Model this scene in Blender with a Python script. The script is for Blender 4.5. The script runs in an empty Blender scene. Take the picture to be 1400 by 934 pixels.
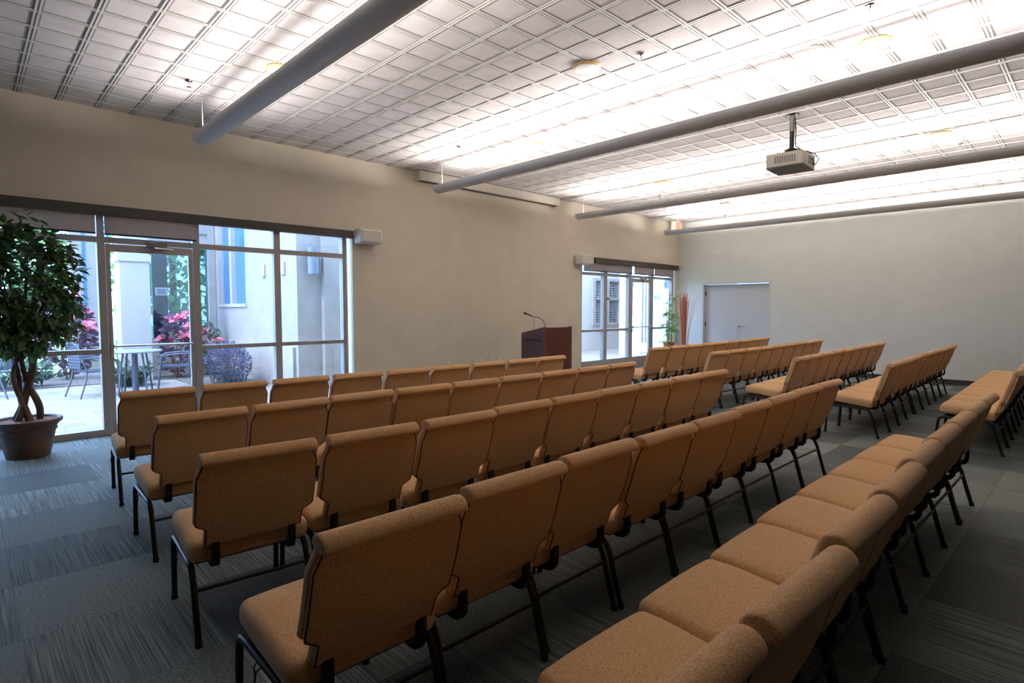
import bpy, bmesh, math, random
from mathutils import Vector, Matrix
PI = math.pi
R = math.radians
sc = bpy.context.scene
col = sc.collection

# ------------------------------------------------------------ camera, world, sun, exposure
CAMH = 1.459
YAW, PITCH, FPX = 43.92, 3.27, 781.8
cam = bpy.data.cameras.new('camera')
cam.sensor_fit = 'HORIZONTAL'; cam.sensor_width = 36.0
cam.lens = FPX / 1400 * 36.0
cam.clip_start = 0.05; cam.clip_end = 300
co = bpy.data.objects.new('camera', cam); col.objects.link(co)
co.location = (0, 0, CAMH)
co.rotation_euler = (R(90 - PITCH), 0, R(-YAW))
sc.camera = co

sc.view_settings.view_transform = 'Standard'
sc.view_settings.look = 'None'
sc.view_settings.exposure = 0.0
sc.view_settings.gamma = 1.0
sc.view_settings.use_curve_mapping = False
sc.cycles.use_denoising = True
sc.cycles.max_bounces = 8
sc.cycles.diffuse_bounces = 5
sc.cycles.transparent_max_bounces = 24
sc.cycles.sample_clamp_indirect = 6.0

SKY_COL, SKY_STR = (0.40, 0.63, 1.0), 10.5
SUN_STR = 3.6
TILT = -75
LAMP_W = 225.0            # watts of each suspended uplight

wd = bpy.data.worlds.new('sky'); sc.world = wd; wd.use_nodes = True
bg = wd.node_tree.nodes['Background']
bg.inputs['Color'].default_value = (*SKY_COL, 1); bg.inputs['Strength'].default_value = SKY_STR
sl = bpy.data.lights.new('sun', 'SUN'); sl.energy = SUN_STR; sl.angle = R(6); sl.color = (1, 0.96, 0.92)
so = bpy.data.objects.new('sun', sl); col.objects.link(so)
sd = Vector((0.80, 0.12, -1.15)).normalized()          # direction the light travels
so.rotation_euler = sd.to_track_quat('-Z', 'Y').to_euler()
so.location = (-5, 12, 12)

# ------------------------------------------------------------ helpers
def link(name, me, parent=None):
    o = bpy.data.objects.new(name, me); col.objects.link(o)
    if parent is not None: o.parent = parent
    return o
def obj(name, bm, m, parent=None, smooth=None):
    me = bpy.data.meshes.new(name)
    bmesh.ops.recalc_face_normals(bm, faces=bm.faces[:])
    bm.to_mesh(me); bm.free()
    if m is not None:
        for k in (m if isinstance(m, (list, tuple)) else [m]): me.materials.append(k)
    if smooth is not None:
        me.polygons.foreach_set('use_smooth', [True] * len(me.polygons))
        if smooth < 180:
            me.set_sharp_from_angle(angle=R(smooth))
    return link(name, me, parent)
def tag(o, label, cat, group=None, kind=None):
    o['label'] = label
    if cat: o['category'] = cat
    if group: o['group'] = group
    if kind: o['kind'] = kind
    return o
def thing(name, label, cat, loc=(0, 0, 0), rz=0, group=None):
    o = bpy.data.objects.new(name, None); col.objects.link(o)
    o.empty_display_size = 0.1
    o.location = loc; o.rotation_euler = (0, 0, rz)
    return tag(o, label, cat, group)
def struct(name, bm, m, label=None, parent=None, smooth=None):
    o = obj(name, bm, m, parent, smooth)
    o['kind'] = 'structure'
    if label: o['label'] = label
    return o
def dup(root, loc, rz, label=None, group=None):
    r = root.copy(); col.objects.link(r); r.location = loc; r.rotation_euler = (0, 0, rz)
    if label: r['label'] = label
    if group: r['group'] = group
    for ch in list(root.children):
        c = ch.copy(); col.objects.link(c); c.parent = r
        for g in list(ch.children):
            d = g.copy(); col.objects.link(d); d.parent = c
    return r
def B(): return bmesh.new()
def box(bm, x0, y0, z0, x1, y1, z1, mi=0, bevel=0):
    vs = [bm.verts.new(p) for p in ((x0,y0,z0),(x1,y0,z0),(x1,y1,z0),(x0,y1,z0),(x0,y0,z1),(x1,y0,z1),(x1,y1,z1),(x0,y1,z1))]
    fs = [bm.faces.new([vs[i] for i in f]) for f in ((0,3,2,1),(4,5,6,7),(0,1,5,4),(1,2,6,5),(2,3,7,6),(3,0,4,7))]
    for f in fs: f.material_index = mi
    if bevel:
        es = list({e for f in fs for e in f.edges})
        bmesh.ops.bevel(bm, geom=es, offset=bevel, segments=2, affect='EDGES', profile=0.5)
    return bm
def tube(bm, pts, r, seg=8, cap=True, mi=0):
    """swept tube along points, r a number or a list"""
    pts = [Vector(p) for p in pts]; n = len(pts)
    rs = r if isinstance(r, (list, tuple)) else [r] * n
    rings = []; up = None
    for i, p in enumerate(pts):
        t = (pts[min(i+1, n-1)] - pts[max(i-1, 0)]).normalized()
        if up is None:
            up = Vector((0, 0, 1)) if abs(t.z) < .9 else Vector((1, 0, 0))
        a = t.cross(up)
        if a.length < 1e-4: a = t.orthogonal()
        a.normalize(); b = a.cross(t).normalized(); up = b
        rings.append([bm.verts.new(p + rs[i] * (math.cos(2*PI*k/seg) * a + math.sin(2*PI*k/seg) * b)) for k in range(seg)])
    for i in range(n-1):
        for k in range(seg):
            f = bm.faces.new([rings[i][k], rings[i][(k+1) % seg], rings[i+1][(k+1) % seg], rings[i+1][k]]); f.material_index = mi
    if cap:
        for rg in (rings[0], rings[-1]):
            f = bm.faces.new(rg); f.material_index = mi
    return bm
def lathe(bm, prof, c=(0, 0, 0), seg=32, mi=0):
    rings = []
    for r_, z in prof:
        if r_ < 1e-6: rings.append([bm.verts.new((c[0], c[1], c[2]+z))])
        else: rings.append([bm.verts.new((c[0] + r_*math.cos(2*PI*k/seg), c[1] + r_*math.sin(2*PI*k/seg), c[2]+z)) for k in range(seg)])
    for a, b in zip(rings, rings[1:]):
        for k in range(seg):
            if len(a) == 1 and len(b) == 1: continue
            if len(a) == 1: f = bm.faces.new([a[0], b[k], b[(k+1) % seg]])
            elif len(b) == 1: f = bm.faces.new([a[k], a[(k+1) % seg], b[0]])
            else: f = bm.faces.new([a[k], a[(k+1) % seg], b[(k+1) % seg], b[k]])
            f.material_index = mi
    return bm
def axis_pts(h, r, n):
    a = [-h, -h + r*0.12, -h + r*0.35, -h + r*0.65, -h + r]
    m = [-h + r + (2*h - 2*r) * i / n for i in range(1, n)]
    return a + m + [h - r, h - r*0.65, h - r*0.35, h - r*0.12, h]
def rbox(bm, w, d, h, r, n=(4, 4, 2), fn=None):
    """rounded box centred at the origin; fn(p) deforms each point"""
    X = [axis_pts(w/2, r, n[0]), axis_pts(d/2, r, n[1]), axis_pts(h/2, r, n[2])]
    half = (w/2, d/2, h/2); cache = {}
    def vert(i, j, k):
        if (i, j, k) in cache: return cache[(i, j, k)]
        p = Vector((X[0][i], X[1][j], X[2][k]))
        q = Vector([max(-half[a]+r, min(half[a]-r, p[a])) for a in range(3)])
        dv = p - q
        if dv.length > 1e-9: p = q + dv.normalized() * r
        if fn: p = Vector(fn(p))
        v = bm.verts.new(p); cache[(i, j, k)] = v
        return v
    N = [len(a) for a in X]
    for ax in range(3):
        u, v = [a for a in range(3) if a != ax]
        for side in (0, N[ax]-1):
            for i in range(N[u]-1):
                for j in range(N[v]-1):
                    ids = []
                    for (a, b) in ((i, j), (i+1, j), (i+1, j+1), (i, j+1)):
                        t = [0, 0, 0]; t[ax] = side; t[u] = a; t[v] = b; ids.append(vert(*t))
                    bm.faces.new(ids)
    return bm
def arc(c, r, a0, a1, n):
    return [(c[0] + r*math.cos(a0 + (a1-a0)*i/n), c[1] + r*math.sin(a0 + (a1-a0)*i/n)) for i in range(n+1)]

# ------------------------------------------------------------ materials
def srgb(r, g, b):
    f = lambda c: (c/255)/12.92 if c/255 <= 0.04045 else ((c/255+0.055)/1.055)**2.4
    return (f(r), f(g), f(b), 1)
def mat(name, c, rough=0.6, metal=0.0, **kw):
    m = bpy.data.materials.new(name); m.use_nodes = True
    p = m.node_tree.nodes['Principled BSDF']
    p.inputs['Base Color'].default_value = c
    p.inputs['Roughness'].default_value = rough
    p.inputs['Metallic'].default_value = metal
    for k, v in kw.items(): p.inputs[k.replace('_', ' ')].default_value = v
    return m
def N(m, t, **kw):
    n = m.node_tree.nodes.new(t)
    for k, v in kw.items(): setattr(n, k, v)
    return n
def L(m, a, b): m.node_tree.links.new(a, b)
def math_node(m, op, a, b=None, c=None):
    n = N(m, 'ShaderNodeMath', operation=op)
    for i, v in enumerate((a, b, c)):
        if v is None: continue
        if isinstance(v, (int, float)): n.inputs[i].default_value = v
        else: L(m, v, n.inputs[i])
    return n.outputs[0]
def noise_mix(m, c1, c2, scale, detail=3, coord='Object', stretch=(1, 1, 1), bump=0.0, bscale=None, lo=0.35, hi=0.65, bdist=0.002):
    tc = N(m, 'ShaderNodeTexCoord'); mp = N(m, 'ShaderNodeMapping'); mp.inputs['Scale'].default_value = stretch
    L(m, tc.outputs[coord], mp.inputs['Vector'])
    ns = N(m, 'ShaderNodeTexNoise'); ns.inputs['Scale'].default_value = scale; ns.inputs['Detail'].default_value = detail
    L(m, mp.outputs[0], ns.inputs['Vector'])
    rp = N(m, 'ShaderNodeValToRGB')
    rp.color_ramp.elements[0].color = c1; rp.color_ramp.elements[1].color = c2
    rp.color_ramp.elements[0].position = lo; rp.color_ramp.elements[1].position = hi
    L(m, ns.outputs['Fac'], rp.inputs[0])
    p = m.node_tree.nodes['Principled BSDF']
    L(m, rp.outputs[0], p.inputs['Base Color'])
    if bump:
        n2 = ns
        if bscale:
            n2 = N(m, 'ShaderNodeTexNoise'); n2.inputs['Scale'].default_value = bscale; n2.inputs['Detail'].default_value = 2
            L(m, mp.outputs[0], n2.inputs['Vector'])
        bp = N(m, 'ShaderNodeBump'); bp.inputs['Strength'].default_value = bump; bp.inputs['Distance'].default_value = bdist
        L(m, n2.outputs['Fac'], bp.inputs['Height']); L(m, bp.outputs[0], p.inputs['Normal'])
    return m

# chair cloth: tan weave with fine mottling
M_cloth = mat('tan_weave', srgb(178, 128, 82), 0.92)
noise_mix(M_cloth, srgb(178, 134, 86), srgb(232, 187, 133), 210, 4, bump=0.5, bscale=420, lo=0.3, hi=0.7)
M_cloth.node_tree.nodes['Principled BSDF'].inputs['Sheen Weight'].default_value = 0.15
M_gapshade = mat('tan_gap_shade', srgb(70, 48, 30), 0.9)  # seam edging darkened: shade of the gaps between backs put into colour
M_legs = mat('bronze_metal', srgb(52, 46, 40), 0.38, 0.6)
M_cap = mat('black_rubber', srgb(18, 18, 18), 0.7)
M_blk = mat('black_plastic', srgb(24, 24, 25), 0.45)

# painted walls
M_wall = mat('wall_paint', srgb(176, 172, 158), 0.62)
noise_mix(M_wall, srgb(212, 203, 183), srgb(217, 208, 188), 3, 2, bump=0.08, bscale=220)
M_wallfar = mat('wall_paint_far', srgb(188, 190, 184), 0.5)
noise_mix(M_wallfar, srgb(212, 214, 206), srgb(216, 218, 210), 3, 2, bump=0.06, bscale=220)
M_trimdark = mat('dark_rubber_base', srgb(62, 58, 54), 0.55)
M_valance = mat('bronze_valance', srgb(74, 68, 62), 0.5, 0.2)
M_alum = mat('clear_aluminium', srgb(170, 163, 157), 0.45, 0.2)
M_chrome = mat('chrome', srgb(200, 200, 200), 0.2, 1.0)
M_ceil = mat('ceiling_tile', srgb(226, 221, 218), 0.85)
noise_mix(M_ceil, srgb(214, 207, 206), srgb(226, 219, 218), 5, 4, bump=0.25, bscale=180)
M_tee = mat('ceiling_tee', srgb(224, 222, 216), 0.5)
M_groove = mat('ceiling_groove', srgb(146, 141, 139), 0.8)
M_white = mat('white_plastic', srgb(228, 226, 222), 0.45)
M_cream = mat('cream_enamel', srgb(206, 200, 184), 0.5)
M_tube = mat('grey_enamel', srgb(196, 196, 196), 0.40)
M_door = mat('grey_door_paint', srgb(206, 208, 210), 0.45)
M_soil = mat('wood_chips', srgb(120, 84, 58), 0.95)
noise_mix(M_soil, srgb(82, 54, 36), srgb(168, 124, 88), 60, 3, bump=0.8, bdist=0.01)

def glass_mat(name, tint, gloss=0.06, rough=0.0):
    m = bpy.data.materials.new(name); m.use_nodes = True
    nt = m.node_tree; nt.nodes.remove(nt.nodes['Principled BSDF'])
    out = nt.nodes['Material Output']
    t = nt.nodes.new('ShaderNodeBsdfTransparent'); t.inputs[0].default_value = tint
    g = nt.nodes.new('ShaderNodeBsdfGlossy'); g.inputs['Roughness'].default_value = rough
    fr = nt.nodes.new('ShaderNodeLayerWeight'); pw = nt.nodes.new('ShaderNodeMath'); pw.operation = 'POWER'; pw.inputs[1].default_value = 5.0
    nt.links.new(fr.outputs['Facing'], pw.inputs[0])
    ma = nt.nodes.new('ShaderNodeMath'); ma.operation = 'MULTIPLY_ADD'; ma.inputs[1].default_value = 0.9; ma.inputs[2].default_value = gloss + 0.03
    mx = nt.nodes.new('ShaderNodeMixShader')
    nt.links.new(pw.outputs[0], ma.inputs[0]); nt.links.new(ma.outputs[0], mx.inputs[0])
    nt.links.new(t.outputs[0], mx.inputs[1]); nt.links.new(g.outputs[0], mx.inputs[2]); nt.links.new(mx.outputs[0], out.inputs[0])
    return m
M_glass = glass_mat('window_glass', (0.94, 0.96, 1.0, 1), 0.0)
M_tealglass = glass_mat('teal_glass', (0.42, 0.56, 0.60, 1), 0.10)

# carpet tiles laid quarter-turned
def carpet():
    m = mat('carpet_tiles', (0.1, 0.1, 0.1, 1), 0.7)
    tc = N(m, 'ShaderNodeTexCoord'); sp = N(m, 'ShaderNodeSeparateXYZ'); L(m, tc.outputs['Object'], sp.inputs[0])
    X, Y = sp.outputs[0], sp.outputs[1]
    tx = math_node(m, 'DIVIDE', math_node(m, 'SUBTRACT', X, 0.14), 0.662)
    ty = math_node(m, 'DIVIDE', math_node(m, 'SUBTRACT', Y, 5.26), 0.669)
    fx, fy = math_node(m, 'FLOOR', tx), math_node(m, 'FLOOR', ty)
    par = math_node(m, 'MODULO', math_node(m, 'ABSOLUTE', math_node(m, 'ADD', fx, fy)), 2.0)
    par = math_node(m, 'GREATER_THAN', par, 0.5)
    cb = N(m, 'ShaderNodeCombineXYZ'); L(m, fx, cb.inputs[0]); L(m, fy, cb.inputs[1])
    wn = N(m, 'ShaderNodeTexWhiteNoise', noise_dimensions='2D'); L(m, cb.outputs[0], wn.inputs['Vector'])
    def stripes(sx, sy):
        mp = N(m, 'ShaderNodeMapping'); mp.inputs['Scale'].default_value = (sx, sy, 1); L(m, tc.outputs['Object'], mp.inputs[0])
        n = N(m, 'ShaderNodeTexNoise'); n.inputs['Scale'].default_value = 1; n.inputs['Detail'].default_value = 2.0; n.inputs['Roughness'].default_value = 0.7
        L(m, mp.outputs[0], n.inputs['Vector']); return n.outputs['Fac']
    a = stripes(150, 1.6); b = stripes(70, 170)
    mx = N(m, 'ShaderNodeMix', data_type='FLOAT'); L(m, par, mx.inputs[0]); L(m, a, mx.inputs[2]); L(m, b, mx.inputs[3])
    rp = N(m, 'ShaderNodeValToRGB'); L(m, mx.outputs[0], rp.inputs[0])
    e = rp.color_ramp.elements
    e[0].position = 0.36; e[0].color = srgb(50, 58, 55); e[1].position = 0.64; e[1].color = srgb(130, 138, 130)
    tone = math_node(m, 'ADD', math_node(m, 'MULTIPLY', wn.outputs['Value'], 0.95), 0.55)
    tone = math_node(m, 'SUBTRACT', tone, math_node(m, 'MULTIPLY', par, 0.12))
    # thin dark seam between tiles
    def seam(t, f):
        d = math_node(m, 'SUBTRACT', t, f); d = math_node(m, 'MINIMUM', d, math_node(m, 'SUBTRACT', 1.0, d))
        return math_node(m, 'LESS_THAN', d, 0.006)
    sm = math_node(m, 'MAXIMUM', seam(tx, fx), seam(ty, fy))
    tone = math_node(m, 'MULTIPLY', tone, math_node(m, 'SUBTRACT', 1.0, math_node(m, 'MULTIPLY', sm, 0.3)))
    vm = N(m, 'ShaderNodeVectorMath', operation='SCALE'); L(m, rp.outputs[0], vm.inputs[0]); L(m, tone, vm.inputs['Scale'])
    p = m.node_tree.nodes['Principled BSDF']; L(m, vm.outputs[0], p.inputs['Base Color'])
    bp = N(m, 'ShaderNodeBump'); bp.inputs['Strength'].default_value = 0.4; bp.inputs['Distance'].default_value = 0.003
    L(m, mx.outputs[0], bp.inputs['Height']); L(m, bp.outputs[0], p.inputs['Normal'])
    return m
M_carpet = carpet()

def shade_mat():
    m = mat('woven_shade', srgb(172, 150, 132), 0.9)
    noise_mix(m, srgb(158, 150, 148), srgb(208, 200, 196), 40, 3, stretch=(0.6, 1, 9))
    p = m.node_tree.nodes['Principled BSDF']
    out = m.node_tree.nodes['Material Output']
    tr = N(m, 'ShaderNodeBsdfTranslucent'); tr.inputs[0].default_value = srgb(180, 160, 150)
    mx = N(m, 'ShaderNodeMixShader'); mx.inputs[0].default_value = 0.4
    L(m, p.outputs[0], mx.inputs[1]); L(m, tr.outputs[0], mx.inputs[2]); L(m, mx.outputs[0], out.inputs[0])
    return m
M_shade = shade_mat()

def paver_mat():
    m = mat('pavers', srgb(205, 202, 205), 0.85)
    tc = N(m, 'ShaderNodeTexCoord'); br = N(m, 'ShaderNodeTexBrick')
    br.inputs['Color1'].default_value = srgb(128, 119, 112); br.inputs['Color2'].default_value = srgb(142, 132, 124)
    br.inputs['Mortar'].default_value = srgb(118, 112, 112)
    br.inputs['Scale'].default_value = 1.0; br.inputs['Mortar Size'].default_value = 0.008
    br.inputs['Brick Width'].default_value = 0.44; br.inputs['Row Height'].default_value = 0.3
    L(m, tc.outputs['Object'], br.inputs['Vector'])
    L(m, br.outputs['Color'], m.node_tree.nodes['Principled BSDF'].inputs['Base Color'])
    return m
M_paver = paver_mat()
M_stucco = mat('white_stucco', srgb(226, 226, 228), 0.85)
noise_mix(M_stucco, srgb(150, 143, 138), srgb(158, 151, 146), 4, 3, bump=0.15, bscale=150)
M_extwhite = mat('white_exterior_trim', srgb(168, 160, 152), 0.6)
M_stuccosun = mat('stucco_sun_tint', srgb(198, 190, 180), 0.85)  # paler copy of the stucco: sunlight on the far court put into colour
M_sconce = mat('grey_sconce', srgb(112, 122, 138), 0.5)
M_extpipe = mat('blue_grey_pipe', srgb(110, 134, 176), 0.5)
M_mulch = mat('mulch', srgb(96, 88, 86), 0.95)
noise_mix(M_mulch, srgb(70, 62, 60), srgb(120, 110, 104), 30, 3)
M_patio = mat('patio_metal', srgb(84, 92, 106), 0.5, 0.3)
M_grass = mat('lawn', srgb(120, 160, 90), 0.9)
noise_mix(M_grass, srgb(95, 135, 70), srgb(150, 185, 110), 2, 3)

def leaf_mat(name, c1, c2, scale=3.0, trans=0.25, rough=0.5):
    m = mat(name, c1, rough)
    noise_mix(m, c1, c2, scale, 2, lo=0.4, hi=0.6)
    p = m.node_tree.nodes['Principled BSDF']; out = m.node_tree.nodes['Material Output']
    tr = N(m, 'ShaderNodeBsdfTranslucent'); tr.inputs[0].default_value = c2
    mx = N(m, 'ShaderNodeMixShader'); mx.inputs[0].default_value = trans
    L(m, p.outputs[0], mx.inputs[1]); L(m, tr.outputs[0], mx.inputs[2]); L(m, mx.outputs[0], out.inputs[0])
    return m
M_ficus = leaf_mat('ficus_leaf', srgb(48, 76, 42), srgb(94, 122, 70), 12, 0.22, 0.42)
M_palm = leaf_mat('palm_leaf', srgb(96, 132, 52), srgb(150, 182, 96), 9, 0.3)
M_shrub = leaf_mat('shrub_leaf', srgb(62, 84, 72), srgb(104, 122, 104), 9, 0.3)
M_pink = leaf_mat('pink_leaf', srgb(206, 84, 112), srgb(226, 140, 158), 9, 0.3)
M_maroon = leaf_mat('purple_leaf', srgb(78, 62, 80), srgb(112, 92, 108), 9, 0.25)
M_tree = leaf_mat('tree_leaf', srgb(84, 116, 70), srgb(160, 186, 134), 2, 0.4)
M_bark = mat('bark', srgb(92, 70, 56), 0.85)
noise_mix(M_bark, srgb(66, 48, 38), srgb(124, 98, 78), 14, 3, stretch=(1, 1, 0.25), bump=0.5, bdist=0.01)
M_pot = mat('brown_pot', srgb(96, 66, 52), 0.5)
noise_mix(M_pot, srgb(88, 60, 48), srgb(114, 80, 62), 6, 3)
M_reed = mat('orange_reed', srgb(196, 110, 70), 0.7)
M_reedpale = mat('pale_reed', srgb(210, 196, 180), 0.7)
M_cane = mat('green_cane', srgb(150, 165, 90), 0.5)
def wood_mat(name, c1, c2):
    m = mat(name, c1, 0.32); noise_mix(m, c1, c2, 6, 4, stretch=(6, 6, 0.6), lo=0.3, hi=0.7); return m
M_mahog = wood_mat('mahogany', srgb(74, 32, 28), srgb(96, 46, 38))

# ------------------------------------------------------------ room shell
X0, X1, Y0, Y1, ZC = -2.6, 13.70, -3.2, 7.90, 3.70
struct('floor', box(B(), X0-.15, Y0-.15, -0.12, X1+.3, Y1+.06, 0.0), M_carpet, 'carpet of quarter-turned blue-grey striped tiles')

def wall_pieces(holes, a0, a1, z1, mk):
    """holes: list of (a_start, a_end, z0, z1) along the wall, sorted"""
    bm = B(); a = a0
    for (h0, h1, zb, zt) in holes:
        mk(bm, a, h0, 0, z1)
        if zb > 0: mk(bm, h0, h1, 0, zb)
        mk(bm, h0, h1, zt, z1)
        a = h1
    mk(bm, a, a1, 0, z1)
    return bm
W1 = (-1.40, 4.279, 0.0, 2.56)
W2 = (9.70, 13.56, 0.0, 2.53)
mkY = lambda bm, a, b, c, d: box(bm, a, Y1, c, b, Y1+.16, d)
struct('wall_front', wall_pieces([W1, W2], X0-.15, X1+.15, ZC+.1, mkY), M_wall, 'long taupe wall with the two glazed openings')
mkX = lambda bm, a, b, c, d: box(bm, X1, a, c, X1+.16, b, d)
D3 = (5.49, 7.21, 0.0, 2.12)
struct('wall_right', wall_pieces([D3], Y0, Y1, ZC+.1, mkX), M_wallfar, 'pale grey-green end wall with the double door')
M_darkwall = mat('dark_unseen_wall', srgb(74, 64, 54), .9)  # dark colour made up for unseen walls, to cut light on chair backs
struct('wall_left', box(B(), X0-.15, Y0, 0, X0, Y1, ZC+.1), M_darkwall, 'plain wall behind the left edge of the view')
struct('wall_back', box(B(), X0-.15, Y0-.15, 0, X1+.15, Y0, ZC+.1), M_darkwall, 'unseen wall behind the camera, made dark to dim the chair backs')

# ceiling: tiles, grid tees (along y, every 0.337) and narrow scored grooves
bm = B(); box(bm, X0-.15, Y0-.15, ZC, X1+.15, Y1+.15, ZC+.1, 0)
k = -18
xs = []
while 3.205 + .3375*k < X1: 
    x = 3.205 + .3375*k; k += 1
    if x > X0: xs.append(x)
for i, x in enumerate(xs):                       # paired tees with dark reveals between them
    box(bm, x-.020, Y0, ZC-.0065, x-.006, Y1, ZC-.0005, 1)
    box(bm, x+.006, Y0, ZC-.0065, x+.020, Y1, ZC-.0005, 1)
    box(bm, x-.006, Y0, ZC-.003, x+.006, Y1, ZC-.0003, 2)
    for s in (-1, 1):
        box(bm, x+s*.0265-.0055, Y0, ZC-.003, x+s*.0265+.0055, Y1, ZC-.0003, 2)
k = -22
while 3.71 + .3285*k < Y1:
    y = 3.71 + .3285*k; k += 1
    if y <= Y0: continue
    box(bm, X0, y-.020, ZC-.006, X1, y-.006, ZC-.0005, 1)
    box(bm, X0, y+.006, ZC-.006, X1, y+.020, ZC-.0005, 1)
    box(bm, X0, y-.006, ZC-.0028, X1, y+.006, ZC-.0003, 2)
    for s in (-1, 1):
        box(bm, X0, y+s*.0265-.0055, ZC-.0028, X1, y+s*.0265+.0055, ZC-.0003, 2)
struct('ceiling', bm, [M_ceil, M_tee, M_groove], 'white square-tiled ceiling with raised tees')
# unseen roof slab added to keep the sun out of the room
struct('sun_block_roof', box(B(), X0-.3, Y0-.3, ZC+.12, X1+.4, Y1+.2, ZC+.34), M_stucco, 'unseen roof slab added over the room to block sunlight')

# baseboards
struct('baseboard_right', wall_pieces([(D3[0]-.06, D3[1]+.0, 0, .11)], Y0, Y1, .10, lambda bm, a, b, c, d: box(bm, X1-.014, a, c, X1, b, d) if d <= .1001 and c < d else bm), M_trimdark, 'dark base strip along the end wall')
bmf = B(); box(bmf, W1[1], Y1-.014, 0, W2[0], Y1, .10); box(bmf, W2[1], Y1-.014, 0, X1-.014, Y1, .10)
struct('baseboard_front', bmf, M_trimdark, 'dark base strip along the front wall')

# ------------------------------------------------------------ windows and glass doors
FY0, FY1 = Y1+.02, Y1+.12
def window(name, label, op, verts, ztrans, low, door, zdoor=2.2):
    root = bpy.data.objects.new(name, None); col.objects.link(root); root['kind'] = 'structure'; root['label'] = label
    bm = B(); x0, x1 = op[0], op[1]; zt = op[3]
    for (a, b) in verts: box(bm, a, FY0, 0, b, FY1, zt)
    edges = [v for v in verts]
    for (a, b) in zip(edges, edges[1:]):
        l, r_ = a[1], b[0]
        if r_ - l < .05: continue
        isdoor = door and abs(l - door[0]) < .03
        box(bm, l, FY0+.005, ztrans[0], r_, FY1-.005, ztrans[1])
        box(bm, l, FY0+.005, zt-.04, r_, FY1-.005, zt)
        if not isdoor:
            box(bm, l, FY0+.005, .945, r_, FY1-.005, .997)
            box(bm, l, FY0+.005, 0, r_, FY1-.005, low)
    obj('frame', bm, M_alum, root)
    for (a, b) in zip(edges, edges[1:]):
        l, r_ = a[1], b[0]
        if r_ - l < .05: continue
        isdoor = door and abs(l - door[0]) < .03
        spans = [(ztrans[1], zt-.04)]
        if not isdoor: spans += [(low, .945), (.997, ztrans[0])]
        for (za, zb) in spans:
            obj('glass_pane', box(B(), l, Y1+.066, za, r_, Y1+.072, zb), M_glass, root)
    return root
V1 = [(-1.40, -1.33), (-.18, -.10), (1.135, 1.207), (2.112, 2.188), (3.112, 3.200), (4.125, 4.19)]
window('window_1', 'wide aluminium storefront glazing at the left of the long wall', (W1[0], 4.19, 0, W1[3]), V1, (2.212, 2.274), .075, (1.207, 2.112))
V2 = [(9.70, 9.74), (10.52, 10.64), (11.50, 11.60), (12.47, 12.56), (13.44, 13.50)]
window('window_2', 'aluminium storefront glazing in the far corner', (W2[0], 13.5, 0, W2[3]), V2, (2.205, 2.262), .30, (11.60, 12.47))
# drywall reveal beside window 1 is the wall opening itself

def glass_door(name, label, x0, x1, zt, zb, stile, bar_z, hinge_right=True):
    root = bpy.data.objects.new(name, None); col.objects.link(root); root['kind'] = 'structure'; root['label'] = label
    bm = B(); ya, yb = Y1+.03, Y1+.075
    box(bm, x0, ya, .01, x0+stile, yb, zt); box(bm, x1-stile, ya, .01, x1, yb, zt)
    box(bm, x0+stile, ya, zt-.085, x1-stile, yb, zt); box(bm, x0+stile, ya, .01, x1-stile, yb, zb)
    obj('door_frame', bm, M_alum, root)
    obj('glass_pane', box(B(), x0+stile, Y1+.05, zb, x1-stile, Y1+.055, zt-.085), M_glass, root)
    bm = B(); tube(bm, [(x0+stile*.6, ya-.045, bar_z), (x1-stile*.6, ya-.045, bar_z)], .013, 10)
    for x in (x0+stile*.6, x1-stile*.6): box(bm, x-.018, ya-.06, bar_z-.022, x+.018, ya-.001, bar_z+.022)
    obj('push_bar', bm, M_chrome, root, 40)
    bm = B(); xc = x0+.56*(x1-x0)
    box(bm, xc-.11, ya-.05, zt-.01, xc+.11, ya-.001, zt+.045)
    tube(bm, [(xc-.02, ya-.06, zt-.02), (xc+.16, ya-.09, zt-.03), (xc-.06, ya-.02, zt-.055)], .009, 6)
    obj('door_closer', bm, M_chrome, root, 40)
    bm = B(); box(bm, x0+.008, ya-.018, bar_z-.13, x0+.036, ya-.001, bar_z-.03); tube(bm, [(x0+.022, ya-.02, bar_z-.07), (x0+.022, ya-.045, bar_z-.07)], .012, 10)
    obj('lock', bm, M_chrome, root)
    return root
glass_door('door_1', 'glazed aluminium door in the left storefront', 1.215, 2.105, 2.20, .12, .044, 1.028)
glass_door('door_2', 'glazed aluminium door in the far storefront', 11.61, 12.46, 2.19, .30, .06, 1.02)

# valances and roller shades
struct('trim_2', box(B(), -1.5, Y1-.075, 2.507, 4.262, Y1-.001, 2.618), M_valance, 'dark bronze valance over the left storefront')
struct('trim_3', box(B(), 10.10, Y1-.075, 2.468, 13.62, Y1-.001, 2.588), M_valance, 'dark bronze valance over the far storefront')
def shade(x0, x1, z0, z1, label, y=None):
    y = (Y1-.004) if y is None else y
    t = thing('roller_shade', label, 'window shade', (0, 0, 0), 0, None)
    obj('shade_cloth', box(B(), x0, y-.002, z0+.02, x1, y+.0015, z1), M_shade, t)
    obj('hem_bar', box(B(), x0, y-.008, z0, x1, y+.004, z0+.02), M_blk, t)
    return t
shade(-1.30, 1.118, 2.294, 2.507, 'wide roller shade at the top of the left storefront, behind the ficus crown', Y1-.045)
shade(1.200, 2.135, 2.290, 2.507, 'roller shade pulled down just above the left glass door', Y1-.045)
for i, (a, b, t) in enumerate([(9.74, 10.555, 'tan roller shade beside the wall speaker, leftmost in the far storefront'), (10.575, 11.555, 'tan roller shade second from the left in the far storefront'), (11.64, 12.50, 'tan roller shade above the far glass door'), (12.52, 13.42, 'tan roller shade nearest the room corner, above the bamboo palm')]):
    shade(a, b, 2.282, 2.468, t, Y1-.03)

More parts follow.
